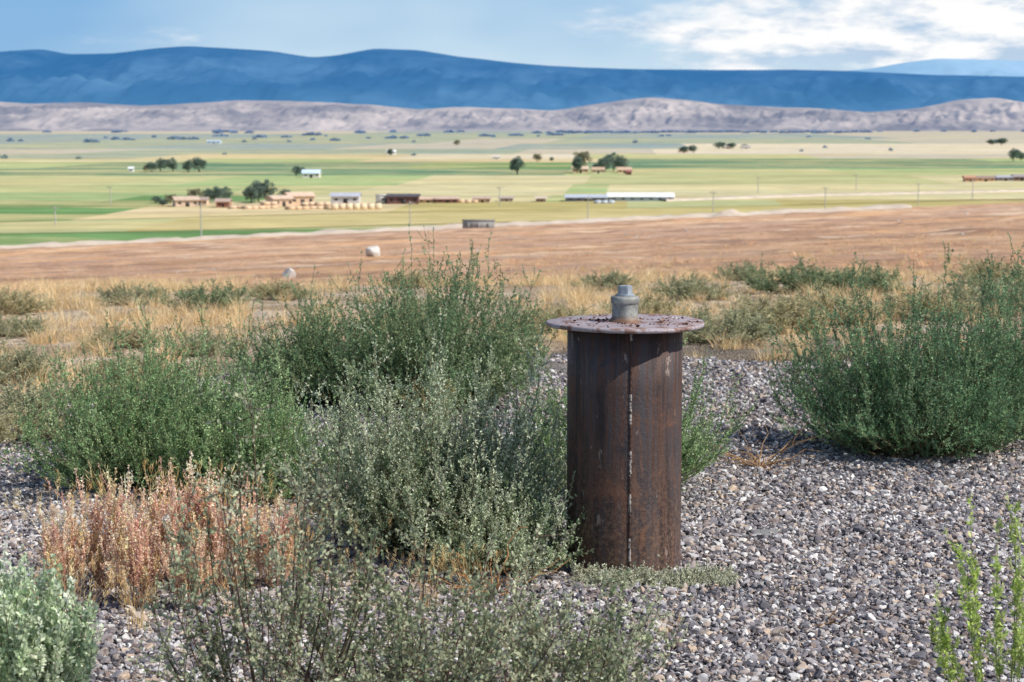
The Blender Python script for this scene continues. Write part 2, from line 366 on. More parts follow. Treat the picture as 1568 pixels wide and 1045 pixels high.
def tuft(name,n,h,spread,cols,seed,w=.003,lean=.5,seedheads=False):
    r=np.random.default_rng(seed); acc=Acc()
    th=r.uniform(0,6.283,n); b=np.stack([np.cos(th),np.sin(th),0*th],1)*(spread*.4*r.random(n))[:,None]
    hh=h*r.uniform(.5,1.1,n); ln=lean*r.uniform(.1,1,n)*hh
    K=4; s=np.linspace(0,1,K)
    dirn=np.stack([np.cos(th+r.normal(0,.5,n)),np.sin(th+r.normal(0,.5,n)),0*th],1)
    P=b[:,None]+dirn[:,None]*(s**2)[None,:,None]*ln[:,None,None]; P[:,:,2]+=s[None]*hh[:,None]*(1-.15*s[None])
    side=nrm(np.cross(dirn,[0,0,1.])+r.normal(size=(n,3))*.5)
    ww=(w*(1-s*.85))[None,:,None]
    A=P-side[:,None]*ww/2; B=P+side[:,None]*ww/2
    Vv=np.stack([A,B],2).reshape(-1,3); idx=np.arange(n*K*2).reshape(n,K,2)
    F=np.stack([idx[:,:-1,0],idx[:,:-1,1],idx[:,1:,1],idx[:,1:,0]],-1).reshape(-1,4)
    cl=np.array(cols)[r.integers(0,len(cols),n)]*r.uniform(.75,1.2,(n,1))
    acc.add(Vv,F,np.repeat(cl,K*2,0))
    if seedheads:
        m=n*14; jj=np.repeat(np.arange(n),14); lp=P[jj,-1]-np.array([0,0,1])*(r.uniform(0,.05,m))[:,None]+r.normal(size=(m,3))*.003
        leaves(acc,lp,np.array([0,0,1.])+r.normal(size=(m,3))*.4+dirn[jj]*.6,.028,.0014,cl[jj],r)
    return acc.mesh(name,PLANT)
STR=[L(240,212,162,1.1),L(232,200,144,1.1),L(248,230,190,1.1),L(206,178,136,1.1)]
BRN=[L(224,182,144,1.2),L(200,158,126,1.2),L(240,210,170,1.2)]
def rot_s(n,r): return np.stack([r.normal(0,.08,n),r.normal(0,.08,n),r.uniform(0,6.283,n)],1)
gt=[bpy.data.objects.new('grass_tuft_source',tuft('dry_grass_tuft_%d'%i,60,.18,.22,STR,200+i,.0045,.9)) for i in range(4)]
gb=[bpy.data.objects.new('weed_tuft_source',tuft('brown_weed_tuft_%d'%i,46,.13,.34,BRN,220+i,.009,1.3)) for i in range(3)]
def scatter(name,pts,rot,scl,sources):
    coll=bpy.data.collections.new(name+'_sources')
    for s in sources: coll.objects.link(s)
    me=bpy.data.meshes.new(name); me.vertices.add(len(pts)); me.vertices.foreach_set('co',np.asarray(pts,np.float32).ravel())
    a=me.attributes.new('rot','FLOAT_VECTOR','POINT'); a.data.foreach_set('vector',np.asarray(rot,np.float32).ravel())
    a=me.attributes.new('scl','FLOAT_VECTOR','POINT'); a.data.foreach_set('vector',np.asarray(scl,np.float32).ravel())
    me.update()
    o=link(bpy.data.objects.new(name,me))
    ng=bpy.data.node_groups.new(name+'_gn','GeometryNodeTree')
    ng.interface.new_socket('Geometry',in_out='INPUT',socket_type='NodeSocketGeometry')
    ng.interface.new_socket('Geometry',in_out='OUTPUT',socket_type='NodeSocketGeometry')
    N=ng.nodes; gi=N.new('NodeGroupInput'); go=N.new('NodeGroupOutput')
    ci=N.new('GeometryNodeCollectionInfo'); ci.inputs['Collection'].default_value=coll; ci.inputs['Separate Children'].default_value=True; ci.inputs['Reset Children'].default_value=True
    ip=N.new('GeometryNodeInstanceOnPoints'); ip.inputs['Pick Instance'].default_value=True
    def na(nm):
        n=N.new('GeometryNodeInputNamedAttribute'); n.data_type='FLOAT_VECTOR'; n.inputs['Name'].default_value=nm
        return [s for s in n.outputs if s.enabled and s.name=='Attribute'][0]
    ng.links.new(gi.outputs[0],ip.inputs['Points']); ng.links.new(ci.outputs[0],ip.inputs['Instance'])
    ng.links.new(na('rot'),ip.inputs['Rotation']); ng.links.new(na('scl'),ip.inputs['Scale'])
    ng.links.new(ip.outputs[0],go.inputs[0])
    md=o.modifiers.new('scatter','NODES'); md.node_group=ng
    return o
r=np.random.default_rng(5)
n=9500; y=np.concatenate([r.uniform(9.3,24,4500),14+(r.random(5000)**1.6)*110]); x=r.uniform(-.36,.36,n)*y
dens=wav(x,y,3.5,1)+.7*wav(x,y,9,3)
keep=(dens>r.uniform(-.2,.8,n))|(r.random(n)<.07)
ye=y+1.5*np.maximum(-x-.9,0)
keep&=ye>11.8
keep&=~((ye<13.5)&(r.random(n)<.5))
x=x[keep];y=y[keep];n=len(x)
sc=r.uniform(.55,1.2,(n,1))*np.ones((1,3)); sc[:,2]*=r.uniform(.5,1.15,n); sc*=np.where(y>30,.9,1)[:,None]
scatter('dry_grass',np.stack([x,y,gz(x,y)-.01],1),rot_s(n,r),sc,gt)
n=4200; y=18+(r.random(n)**1.3)*230; x=r.uniform(-.34,.34,n)*y
keep=(wav(x,y,12,2)+.6*wav(x,y,40,1)+.3*wav(x,y,4,3))>r.uniform(-.4,.9,n); x=x[keep];y=y[keep];n=len(x)
sc=(r.uniform(.5,1.2,n)*(1+y/160))[:,None]*np.array([[1,1,.8]])
scatter('brown_weeds',np.stack([x,y,gz(x,y)-.01],1),rot_s(n,r),sc,gb)
gold=tuft('foxtail_grass',45,.34,.22,[L(244,210,146,1.15),L(248,226,170,1.15),L(226,186,126,1.15)],301,.0024,.7,True)
for i,(x_,y_,s_) in enumerate([(-1.22,6.2,1.1),(-1.4,6.15,.9),(-.92,6.15,1.05),(-.82,6.1,.9),(-.66,6.05,.8),(-1.33,5.35,.65),(-1.2,5.3,.7),(-.25,5.75,.6),(-.12,5.8,.55),(-.45,5.7,.55),(-1.05,5.5,.55),(-.8,5.6,.5),(.42,5.35,.25),(-.35,9.2,.7),(-.5,7.1,.6),(-1.7,9.4,.8),(-1.9,8.9,.6)]):
    put('foxtail_grass',gold,x_,y_,i,s_)
fs=[bush('low_shrub_%d'%i,.42,.36,90,9,14,.024,.009,.08,cl,ST,seed=401+i,rmin=.6) for i,cl in enumerate([[L(160,162,130,1.15),L(176,174,140,1.15)],[L(128,144,110,1.15),L(148,158,120,1.15)],[L(194,182,146,1.15),L(170,166,128,1.15)]])]
sp=[(1.35,12.9,.9,0),(1.75,13.6,1,2),(2.2,14.2,1,2),(2.5,17.5,1.1,1),(3.0,17.2,1.0,1),(3.0,14.5,.9,2),(3.5,15.0,1.0,0),(4.1,16.0,1.1,1),(1.5,16.5,.8,0),(1.0,14.5,.8,2),(.9,18.5,.7,0),
 (-3.9,15.2,.8,2),(-3.1,16.2,.7,0),(-2.4,15.6,.8,1),(-2.0,17,.7,2),(-3.4,13.4,.6,0),(-2.5,12.6,.6,2),(-1.9,12.2,.6,0),(-3.2,11.6,.7,2),(-2.75,10.9,.7,0),(-2.1,10.8,.6,2),(-2.45,9.4,.75,0),(-2.15,8.8,.6,2),(.3,13.5,.8,2),(-.6,14.5,.7,2),(5,21,1,2),(2.6,22,.9,0),(-1,20,.7,2)]
for i,(x_,y_,s_,k_) in enumerate(sp): put('low_shrub',fs[k_],x_,y_,i*2.1,(s_*1.2,s_*1.15,s_*(.70 if y_<12 else .66)))
tiny=bush('mat_plant',.05,.035,30,4,14,.008,.004,.018,[L(200,202,176,1.1),L(214,214,190,1.1)],seed=77,rmin=.5,tipleaf=6)
n=38; x=.36+r.uniform(-.16,.32,n); y=6.28-.20-r.uniform(.0,.10,n)
scatter('mat_plants',np.stack([x,y,gz(x,y)],1),rot_s(n,r),r.uniform(.5,1.2,(n,1))*np.ones((1,3)),[bpy.data.objects.new('mat_plant_source',tiny)])
# ------------------------------------------------------------ gravel
sm=M('gravel_stone_material'); oi=sm.n('ShaderNodeObjectInfo')
sc_=sm.ramp(oi.outputs['Random'],[(0,L(84,80,82,.95)),(.18,L(116,112,116,.95)),(.36,L(146,140,142,.95)),(.48,L(136,118,108,.95)),(.58,L(162,156,156,.95)),(.72,L(198,174,150,.95)),(.8,L(184,180,180,.95)),(.95,L(218,212,206,.95)),(1,L(242,238,230,.95))])
sn=sm.noise(sm.pos((1,1,1),True),2.5,2,.6)
sm.col(sm.mix(1.0,sc_,sm.ramp(sn,[(.3,.8),(.7,1.15)]),'MULTIPLY')); sm.b.inputs['Roughness'].default_value=.8
def stone_mesh(name,i,mat,sub=2,lo=.42,hi=.8,nc=10):
    bm=bmesh.new(); bmesh.ops.create_icosphere(bm,subdivisions=sub,radius=1)
    rs=np.random.default_rng(500+i); cuts=nrm(rs.normal(size=(nc,3))); dd=rs.uniform(lo,hi,nc)
    for v in bm.verts:
        p=np.array(v.co)
        for c_,d_ in zip(cuts,dd):
            k=p@c_-d_
            if k>0: p=p-c_*k
        v.co=p
    for f in bm.faces: f.smooth=False
    me=bpy.data.meshes.new(name); bm.to_mesh(me); bm.free(); me.materials.append(mat); return me
stones=[bpy.data.objects.new('gravel_stone_source',stone_mesh('gravel_stone_%d'%i,i,sm.m,2,.36,.78,9)) for i in range(9)]
r=np.random.default_rng(9)
def gpts(n,y0,y1):
    y=np.sqrt(r.uniform(y0*y0,y1*y1,n)); x=r.uniform(-1,1,n)*(.33*y+.3); return x,y
x1,y1=gpts(195000,4.2,8.5); x2,y2=gpts(115000,8.5,13.2)
x=np.concatenate([x1,x2]); y=np.concatenate([y1,y2])
ye=y+1.5*np.maximum(-x-.9,0)
k=~((ye>11)&(wav(x,y,1.5,2)+ (ye-12)*.6>0)); x=x[k];y=y[k]; n=len(x)
s=np.clip(np.exp(r.normal(math.log(.0067),.40,n)),.0035,.021)*np.where(y>8.5,1.15,1)
s3=s[:,None]*np.stack([r.uniform(.9,1.5,n),r.uniform(.7,1.15,n),r.uniform(.5,.9,n)],1)
rot=np.stack([r.normal(0,.4,n),r.normal(0,.4,n),r.uniform(0,6.28,n)],1)
scatter('gravel',np.stack([x,y,gz(x,y)+s*.25+r.uniform(0,.006,n)],1),rot,s3,stones)
rockg=plain('rock_grey',L(150,150,145),.9,.2,2); rockw=plain('rock_white',L(225,218,208),.9,.12,2)
bst=[stone_mesh('rock_%d'%i,40+i,rockw,3,.45,.85,14) for i in range(4)]; bsg=stone_mesh('rock_g',60,rockg,3,.45,.85,14)
def rock(name,x,y,sx,sy,sz,i,rot=0):
    return put(name,bsg if i<0 else bst[i%4],x,y,rot,(sx,sy,sz),sz*.35)
rock('flat_stone',.87,6.75,.10,.05,.014,-1,.2)
for j,(xx,yy_,s_) in enumerate([(.95,6.45,.028),(1.6,5.9,.03),(.78,6.62,.025),(1.35,7.4,.03),(.55,5.5,.025),(1.9,7.0,.03)]): rock('stone',xx,yy_,s_,s_*.8,s_*.7,j if s_<.03 else -1,xx*9)
rock('white_boulder',-10.2,148,.72,.6,.85,0,.4)
rock('white_boulder',-7.2,64,.28,.24,.26,1,1.4)
fr=np.random.default_rng(12)
for j in range(34):
    d_=fr.uniform(35,330); u_=fr.uniform(-.27,.27); s_=d_*fr.uniform(.0006,.0013); rock('field_stone',u_*d_,d_,s_,s_*.8,s_*.55,j,j)
n_=40; gx_,gy_=np.meshgrid(np.linspace(-1,1,n_),np.linspace(-1,1,n_)); hh_=np.clip(np.exp(-(gx_**2*3+gy_**2*3))-.08,0,1)*(1+.35*wav(gx_,gy_,.7,1))
hx,hy=gx_*6+.109*397,gy_*3+397; idx=np.arange(n_*n_).reshape(n_,n_)
F=np.stack([idx[:-1,:-1],idx[:-1,1:],idx[1:,1:],idx[1:,:-1]],-1).reshape(-1,4)
link(bpy.data.objects.new('dirt_mound',fast_mesh('dirt_mound',np.stack([hx,hy,gz(hx,hy)+hh_*1.5-.06],-1).reshape(-1,3),F,None,dirt,True)))
def twigs(name,x,y,n,l,col,seed):
    r=np.random.default_rng(seed); acc=Acc(); th=r.uniform(0,6.28,n); el=r.uniform(.05,.7,n)
    d=np.stack([np.cos(th)*np.cos(el),np.sin(th)*np.cos(el),np.sin(el)],1); K=6
    P=np.cumsum(np.concatenate([np.zeros((n,1,3)),(d[:,None]+r.normal(size=(n,K-1,3))*.3)*l/(K-1)],1),1); P[:,:,2]=np.abs(P[:,:,2])+.01
    tubes(acc,P,np.linspace(.0028,.001,K)[None]*np.ones((n,1)),np.array(col)*r.uniform(.7,1.2,(n,1)),4)
    return put(name,acc.mesh(name,PLANT),x,y)
twigs('dead_twigs',1.02,8.1,26,.26,L(196,160,120,1),1)
twigs('dead_twigs',-.05,5.85,14,.25,L(210,160,110,1),2)
twigs('dead_twigs',.9,5.5,4,.12,L(150,120,95),3)
twigs('dead_twigs',-.55,7.0,20,.3,L(200,165,125,1),4)
# ------------------------------------------------------------ well casing
def lathe(name,prof,mat,seg=96,smooth=True):
    V=[];a=np.linspace(0,2*np.pi,seg,endpoint=False)
    for rr_,z in prof: V.append(np.stack([rr_*np.cos(a),rr_*np.sin(a),np.full(seg,z)],1))
    V=np.array(V); n=len(prof); idx=np.arange(n*seg).reshape(n,seg); nx_=np.roll(idx,-1,1)
    F=np.stack([idx[:-1],nx_[:-1],nx_[1:],idx[1:]],-1).reshape(-1,4)
    return fast_mesh(name,V.reshape(-1,3),F,None,mat,smooth)
rust=M('rusty_steel'); o_=rust.pos((1,1,1),True)
stk=rust.noise(rust.pos((9,9,.9),True),1.8,8,.68,.4); blot=rust.noise(o_,7,8,.7,.6); fine=rust.noise(o_,70,6,.75)
stk2=rust.noise(rust.pos((22,22,.7),True),1.5,5,.6,.2)
cA=rust.ramp(stk,[(.3,(.022,.015,.015)),(.42,(.05,.031,.026)),(.5,(.11,.053,.035)),(.57,(.055,.046,.048)),(.64,(.14,.072,.048)),(.78,(.25,.16,.115))])
cB=rust.mix(rust.smooth(blot,.55,.68),cA,(.18,.082,.048))
cB=rust.mix(rust.smooth(blot,.44,.34),cB,(.034,.028,.030))
cB=rust.mix(rust.math('MULTIPLY',rust.smooth(stk2,.54,.60),.7),cB,(.072,.064,.068))
cB=rust.mix(rust.math('MULTIPLY',rust.smooth(stk2,.45,.38),.7),cB,(.028,.020,.019))
sxyz=rust.n('ShaderNodeSeparateXYZ'); rust.l(o_,sxyz.inputs[0])
lowz=rust.smooth(sxyz.outputs['Z'],.5,.05)
cB=rust.mix(rust.math('MULTIPLY',lowz,rust.math('MULTIPLY',rust.smooth(fine,.45,.6),.5)),cB,(.28,.16,.095))
spk=rust.smooth(rust.noise(rust.pos((1,1,.4),True),34,4,.65),.63,.71)
cB=rust.mix(rust.math('MULTIPLY',spk,.7),cB,(.36,.28,.23))
rust.col(cB); rust.b.inputs['Metallic'].default_value=.15; rust.l(rust.ramp(blot,[(.35,.45),(.65,.85)]),rust.b.inputs['Roughness']); rust.b.inputs['Specular IOR Level'].default_value=.5
rust.bump(rust.math('ADD',rust.math('MULTIPLY',fine,.8),blot),.65,.005)
plm=M('weathered_plate'); o_=plm.pos(obj=True); pn_=plm.noise(o_,14,8,.7,.5); pf=plm.noise(o_,90,4,.7)
pc=plm.ramp(pn_,[(.35,L(160,146,150,.88)),(.5,L(184,172,174,.88)),(.57,L(154,124,114,.85)),(.68,L(104,68,54,.8))])
plm.col(plm.mix(plm.math('MULTIPLY',plm.smooth(pf,.56,.68),.7),pc,L(80,50,38))); plm.b.inputs['Metallic'].default_value=.1; plm.b.inputs['Roughness'].default_value=.6
plm.bump(pf,.4,.002)
galv=M('galvanised_iron'); o_=galv.pos(obj=True); gn_=galv.noise(o_,28,6,.7)
gx=galv.n('ShaderNodeSeparateXYZ'); galv.l(o_,gx.inputs[0])
gcol=galv.ramp(gn_,[(.3,L(112,112,108)),(.5,L(154,154,148)),(.7,L(194,192,182))])
galv.col(galv.mix(galv.smooth(galv.math('ADD',gx.outputs['Z'],galv.math('MULTIPLY',gn_,.03)),.045,.015),gcol,L(136,104,82))); galv.b.inputs['Metallic'].default_value=.2; galv.b.inputs['Roughness'].default_value=.6
galv.bump(gn_,.6,.003)
well=link(bpy.data.objects.new('well_casing',None)); well.location=(.358,6.28,float(gz(.358,6.28))-.005)
def child(name,me,par=None,loc=(0,0,0),rot=(0,0,0),sc=(1,1,1)):
    o=bpy.data.objects.new(name,me); o.parent=par or well; o.location=loc; o.rotation_euler=rot; o.scale=sc; return link(o)
TOPZ=.780
child('pipe',lathe('pipe',[(.1825,-.06),(.1825,0),(.1825,.2),(.1828,.4),(.1825,.6),(.1825,TOPZ),(.165,TOPZ)],rust.m,128))
pl=lathe('cap_plate',[(.0005,.0005),(.245,.0005),(.2505,.003),(.2515,.008),(.2505,.013),(.247,.015),(.12,.0155),(.0005,.0155)],plm.m,160,False)
for v in pl.vertices:
    a_=math.atan2(v.co.y,v.co.x); rr_=math.hypot(v.co.x,v.co.y)
    if rr_>.2:
        k_=1+.004*math.sin(a_*3+1)+.003*math.sin(a_*11)+.003*math.sin(a_*23)
        if abs(a_+.75)<.05: k_-=.03
        v.co.x*=k_; v.co.y*=k_; v.co.z+=.002*math.sin(a_*2)+.001
child('cap_plate',pl,loc=(0,0,TOPZ))
child('threaded_coupling',lathe('threaded_coupling',[(.054,-.001),(.050,.005),(.044,.010),(.0415,.016),(.0415,.056),(.0415,.0565),(.0450,.059),(.0455,.061),(.0455,.074),(.0440,.078),(.034,.081),(.026,.083),(.0005,.083)],galv.m,64),loc=(0,0,TOPZ+.0155))
def hexme(name,r0,z0,z1,mat,seg=6):
    bm=bmesh.new(); bmesh.ops.create_cone(bm,cap_ends=True,segments=seg,radius1=r0,radius2=r0,depth=z1-z0)
    bmesh.ops.translate(bm,verts=bm.verts,vec=(0,0,(z0+z1)/2)); bmesh.ops.bevel(bm,geom=bm.edges[:],offset=.002,segments=2,affect='EDGES')
    me=bpy.data.meshes.new(name); bm.to_mesh(me); bm.free(); me.materials.append(mat); return me
galv2=plain('plug_steel',L(175,182,188),.5,.2,30,.2)
child('hex_plug',hexme('hex_plug',.0245,0,.032,galv2),loc=(0,0,TOPZ+.097),rot=(0,0,.25))
child('plug_washer',hexme('plug_washer',.031,0,.007,galv2,24),loc=(0,0,TOPZ+.0955))
r=np.random.default_rng(4); K=260; z=np.linspace(.0,TOPZ-.003,K); an=-math.pi/2+.045
rad_=.1822; P=np.stack([np.cos(an)*rad_+.0012*wav(z,z*0,.12,3),np.sin(an)*rad_+0*z,z],1)
R_=(.0028+.0014*np.abs(np.sin(z*160))+.0014*r.random(K))
wc=np.where((wav(z*6,z*0,1.,2)>-.1)[:,None],np.array(L(182,174,166)),np.array(L(84,60,50)))
wc=np.repeat(wc,6,0)
T_=Acc(); tubes(T_,P[None],R_[None],(.2,.2,.2),6); T_.C=[wc]
wm=M('weld_metal'); at=wm.n('ShaderNodeAttribute',attribute_name='Col'); wn=wm.noise(wm.pos((1,1,1),True),120,3); wm.col(wm.mix(wm.smooth(wn,.44,.6),at.outputs['Color'],(.06,.035,.028))); wm.b.inputs['Roughness'].default_value=.6
child('weld_seam',T_.mesh('weld_seam',wm.m,True))
acc=Acc(); n=190; a_=r.uniform(0,6.28,n); rr_=.06+.17*r.random(n)**.9
p=np.stack([rr_*np.cos(a_),rr_*np.sin(a_),np.full(n,TOPZ+.0175)],1); d=np.stack([np.cos(a_*7),np.sin(a_*7),r.uniform(-.05,.3,n)],1)
cl=np.array([L(90,55,42),L(130,85,62),L(176,140,112),L(225,220,212)])[r.choice(4,n,p=[.4,.3,.2,.1])]
leaves(acc,p,d,r.uniform(.004,.016,n),r.uniform(.003,.009,n),cl,r)
wf=M('flake_material'); at=wf.n('ShaderNodeAttribute',attribute_name='Col'); wf.col(at.outputs['Color'])
child('rust_flakes',acc.mesh('rust_flakes',wf.m))
# ------------------------------------------------------------ trees
def tree(name,h,w,seed,cols):
    r=np.random.default_rng(seed); acc=Acc()
    K=6; s=np.linspace(0,1,K)
    tp=np.zeros((1,K,3)); tp[0,:,2]=s*h*.55; tp[0,:,0]=.03*h*np.sin(s*3+seed)
    tubes(acc,tp,(np.linspace(.05,.022,K)*h*.7)[None],L(110,90,72,.6),6)
    nl=9; th=r.uniform(0,6.28,nl); e=np.stack([np.cos(th)*w*.33*r.uniform(.5,1,nl),np.sin(th)*w*.33*r.uniform(.5,1,nl),h*r.uniform(.45,.85,nl)],1)
    b=np.stack([0*th,0*th,h*r.uniform(.15,.45,nl)],1); P=b[:,None]+(e-b)[:,None]*s[None,:,None]; P[:,:,2]+=np.sin(s*3.14)[None]*h*.03
    tubes(acc,P,(np.linspace(.018,.006,K)*h)[None]*np.ones((nl,1)),L(105,86,70,.6),4)
    nc=34; c=r.normal(size=(nc,3)); c=nrm(c)*r.random((nc,1))**.4*np.array([w*.40,w*.40,h*.34]); c[:,2]+=h*.54; c[:,:2]*=(1-.25*np.clip((c[:,2:]-h*.5)/(h*.5),0,1))
    cr=h*r.uniform(.07,.15,nc)
    m=nc*110; jj=np.repeat(np.arange(nc),110); d=nrm(r.normal(size=(m,3)))
    p=c[jj]+d*(cr[jj]*r.random(m)**.35)[:,None]*np.array([1,1,.75]); p[:,2]=np.maximum(p[:,2],h*.05)
    cl=np.array(cols)[r.integers(0,len(cols),m)]*(r.uniform(.7,1.3,nc)[jj])[:,None]*r.uniform(.8,1.2,(m,1))
    leaves(acc,p,d+r.normal(size=(m,3))*.8,.055*h*r.uniform(.6,1.2,m),.035*h,cl,r)
    return acc.mesh(name,PLANT)
TC=[L(116,134,122,1.15),L(132,146,126,1.15),L(102,122,112,1.15)]
TO=[L(146,144,118,1.1),L(162,154,126,1.1),L(130,134,110,1.1)]
tm=[tree('tree_a',10,10,1,TC),tree('tree_b',10,8,2,TC),tree('tree_c',10,12,3,TO),tree('tree_d',10,11,4,TC)]
def pt(px,d,h,k,wf=1.0):
    o=bpy.data.objects.new('tree',tm[k]); o.location=(q(px)*d,d,PLAIN); s=h/10; o.scale=(s*wf,s*wf,s); o.rotation_euler[2]=px*.7; link(o)
for a_ in [(792,1125,11.5,0,1.0),(234,1180,7,1,1.3),(248,1200,9,0,1.1),(266,1190,9,3,1.1),(290,1170,8.5,0,1.1),(306,1180,10,1,1.3),(226,1190,5,2,1),
 (890,1180,14,2,.9),(884,1150,11,1,.8),(925,1170,10,0,1),(938,1210,12,3,1),(952,1180,11,0,.9),(912,1190,6,1,1.1),(1549,1530,11,0,1.1),(1560,1545,8,3,1),
 (455,1090,6.5,0,1.2),(464,1100,5.5,1,1),(472,1085,4,3,1.3),(1046,1950,8,1,1.6),(1060,1960,9,0,1.3),(1100,2300,9,0,2),(1118,2300,8,1,2),(822,1500,7,2,1.2),(845,1520,4,0,1.2),
 (298,705,6.5,2,1),(318,720,6,0,1.1),(334,715,7,1,1),(346,730,6,3,1.1),(385,715,7,0,1),(396,725,9,1,.9),(408,720,9,3,.9),(262,710,4,2,1.4),(240,715,3,0,1.8),(436,740,5,0,1.2),
 (250,690,3,1,1.5),(700,2600,9,2,1),(1140,2300,6,0,2.2),(1515,2700,9,0,2),(1530,2700,11,1,2),(598,1800,7,1,1.2)]: pt(*a_)
acc=Acc(); r=np.random.default_rng(66)
spots=[(20,3300,5),(35,3300,4),(140,3100,9),(150,3100,6),(180,3600,9),(200,3500,12),(270,3700,14),(285,3650,14),(300,3700,8),(400,4200,14),(440,4200,10),(515,3400,10),(600,3900,12),(620,3900,8),(480,5000,20),
 (745,4600,16),(790,4800,16),(850,5000,18),(10,1650,4),(650,4700,14),(340,4600,16)]
spots+=[(px,6400+r.uniform(-300,500),r.uniform(6,16)) for px in range(860,1330,14)]+[(r.uniform(-100,850),6800+r.uniform(-900,500),r.uniform(4,12)) for _ in range(18)]+[(px+r.uniform(-15,15),7300+r.uniform(-300,300),r.uniform(3,8)) for px in range(1300,1700,45)]
spots+=[(r.uniform(-200,1750),r.uniform(3000,4800),r.uniform(1.5,4)) for _ in range(26)]
spots+=[(r.uniform(-200,1750),r.uniform(1300,2400),r.uniform(.8,1.5)) for _ in range(10)]
for px,d,wd in spots:
    n=int(40+wd*14); sz=max(1.0,d/1700); hh=min(7,2.5+wd*.6)*r.uniform(.6,1.0)*(1 if d<5000 else 1.3)
    W=wd*d/3049/2*1.4+1.0
    cx=r.uniform(-1,1,n); p=np.stack([q(px)*d+cx*W,d+r.uniform(-6,6,n),PLAIN+hh*np.abs(r.random(n))*(1-.5*cx**2)],1)
    hz=min(1,d/4600); cl=np.array(L(108,128,110,1))*(1-hz)+np.array(L(126,152,182,1.15))*hz  # hz shifts foliage to blue with distance: haze painted into leaf colour
    leaves(acc,p-[0,0,sz*.5],r.normal(size=(n,3)),sz*1.6,sz*1.1,cl*r.uniform(.8,1.2,(n,1)),r)
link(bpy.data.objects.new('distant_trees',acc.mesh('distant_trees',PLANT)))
# ------------------------------------------------------------ buildings
def boxes(name,bl,mat):
    V=[];F=[];k=0
    for (cx,cy,cz,sx,sy,sz) in bl:
        for a in (-.5,.5):
            for b in (-.5,.5):
                for c_ in (-.5,.5): V.append((cx+a*sx,cy+b*sy,cz+c_*sz))
        F+= [(k,k+1,k+3,k+2),(k+4,k+6,k+7,k+5),(k,k+4,k+5,k+1),(k+2,k+3,k+7,k+6),(k,k+2,k+6,k+4),(k+1,k+5,k+7,k+3)]; k+=8
    return fast_mesh(name,V,F,None,mat)
mats={}
def mt(c):
    if c not in mats: mats[c]=plain('wall_%d_%d_%d'%c,L(*c,1.0),.85,.12,.8)
    return mats[c]
glass=plain('dark_opening',(.05,.045,.045),.4,.1)
def house(name,px,d,w,dp,h,rh,wall,roof,rot=0,door=True,flat=False,nwin=3):
    e=link(bpy.data.objects.new(name,None)); e.location=(q(px)*d,d,PLAIN); e.rotation_euler[2]=rot
    def ch(n,me):
        o=bpy.data.objects.new(n,me); o.parent=e; link(o)
    if flat or rh<=0:
        ch('walls',boxes('walls',[(0,0,h/2,w,dp,h)],mt(wall))); ch('roof',boxes('roof',[(0,0,h+.12,w+.5,dp+.5,.2)],mt(roof)))
    else:
        V=[(-w/2,-dp/2,0),(w/2,-dp/2,0),(w/2,dp/2,0),(-w/2,dp/2,0),(-w/2,-dp/2,h),(w/2,-dp/2,h),(w/2,dp/2,h),(-w/2,dp/2,h),(-w/2,0,h+rh),(w/2,0,h+rh)]
        F=[(0,1,5,4),(2,3,7,6),(1,2,6,5),(3,0,4,7),(5,6,9),(7,4,8)]
        me=bpy.data.meshes.new('walls'); me.from_pydata(V,[],F); me.materials.append(mt(wall)); ch('walls',me)
        o_=.5; t=.18; sl=rh/(dp/2); V=[];F=[]
        for s in (-1,1):
            k=len(V); ye=s*(dp/2+o_); ze=h-sl*o_
            for xx in (-w/2-o_,w/2+o_):
                V+= [(xx,0,h+rh+.03),(xx,ye,ze+.03),(xx,ye,ze+.03+t),(xx,0,h+rh+.03+t)]
            F+=[(k,k+1,k+5,k+4),(k+3,k+7,k+6,k+2),(k+1,k+2,k+6,k+5),(k,k+3,k+2,k+1),(k+4,k+5,k+6,k+7)]
        me=bpy.data.meshes.new('roof'); me.from_pydata(V,[],F); me.materials.append(mt(roof)); ch('roof',me)
    wl=[((i+.5)/nwin*w-w/2+ .2,-dp/2-.03,h*.58,min(1.2,w/nwin*.4),.08,h*.28) for i in range(nwin) if not(door and i==nwin//2)]
    if wl: ch('windows',boxes('windows',wl,glass))
    if door: ch('door',boxes('door',[(.2,-dp/2-.04,h*.35,min(1.6,w*.16),.08,h*.68)],glass))
def hay(name,px,d,nx,ny,nz,bx=2.4,bz=1.2,col=(220,190,158),rot=0):
    r=np.random.default_rng(int(px)); bl=[]
    for i in range(nx):
        for j in range(ny):
            top=nz-(1 if r.random()<.18 and nz>1 else 0)
            for k in range(top): bl.append(((i-nx/2+.5)*bx+r.uniform(-.04,.04),(j-ny/2+.5)*1.3,(k+.5)*bz,bx-.04,1.26,bz-.02))
    o=link(bpy.data.objects.new(name,boxes(name,bl,mt(col)))); o.location=(q(px)*d,d,PLAIN); o.rotation_euler[2]=rot
W_=(236,236,234)
house('farmhouse',285,690,8,7,2.4,1.0,(218,192,168),(206,182,158),rot=.3); house('shed',308,700,5,5,2.0,.8,(220,192,168),(170,152,140))
house('shed',343,680,4.5,5,2.2,.8,(170,120,100),(184,160,144),nwin=2)
hay('hay_stack',362,670,2,3,1,rot=.3); hay('hay_stack',388,668,3,3,1,rot=.5); hay('hay_stack',412,672,2,4,2,rot=.35)
house('adobe_barn',428,690,7,8,2.8,.9,(220,190,162),(216,190,166),rot=.5)
house('adobe_barn',458,700,9,8,3.4,1.1,(222,190,160),(218,190,164),rot=.4)
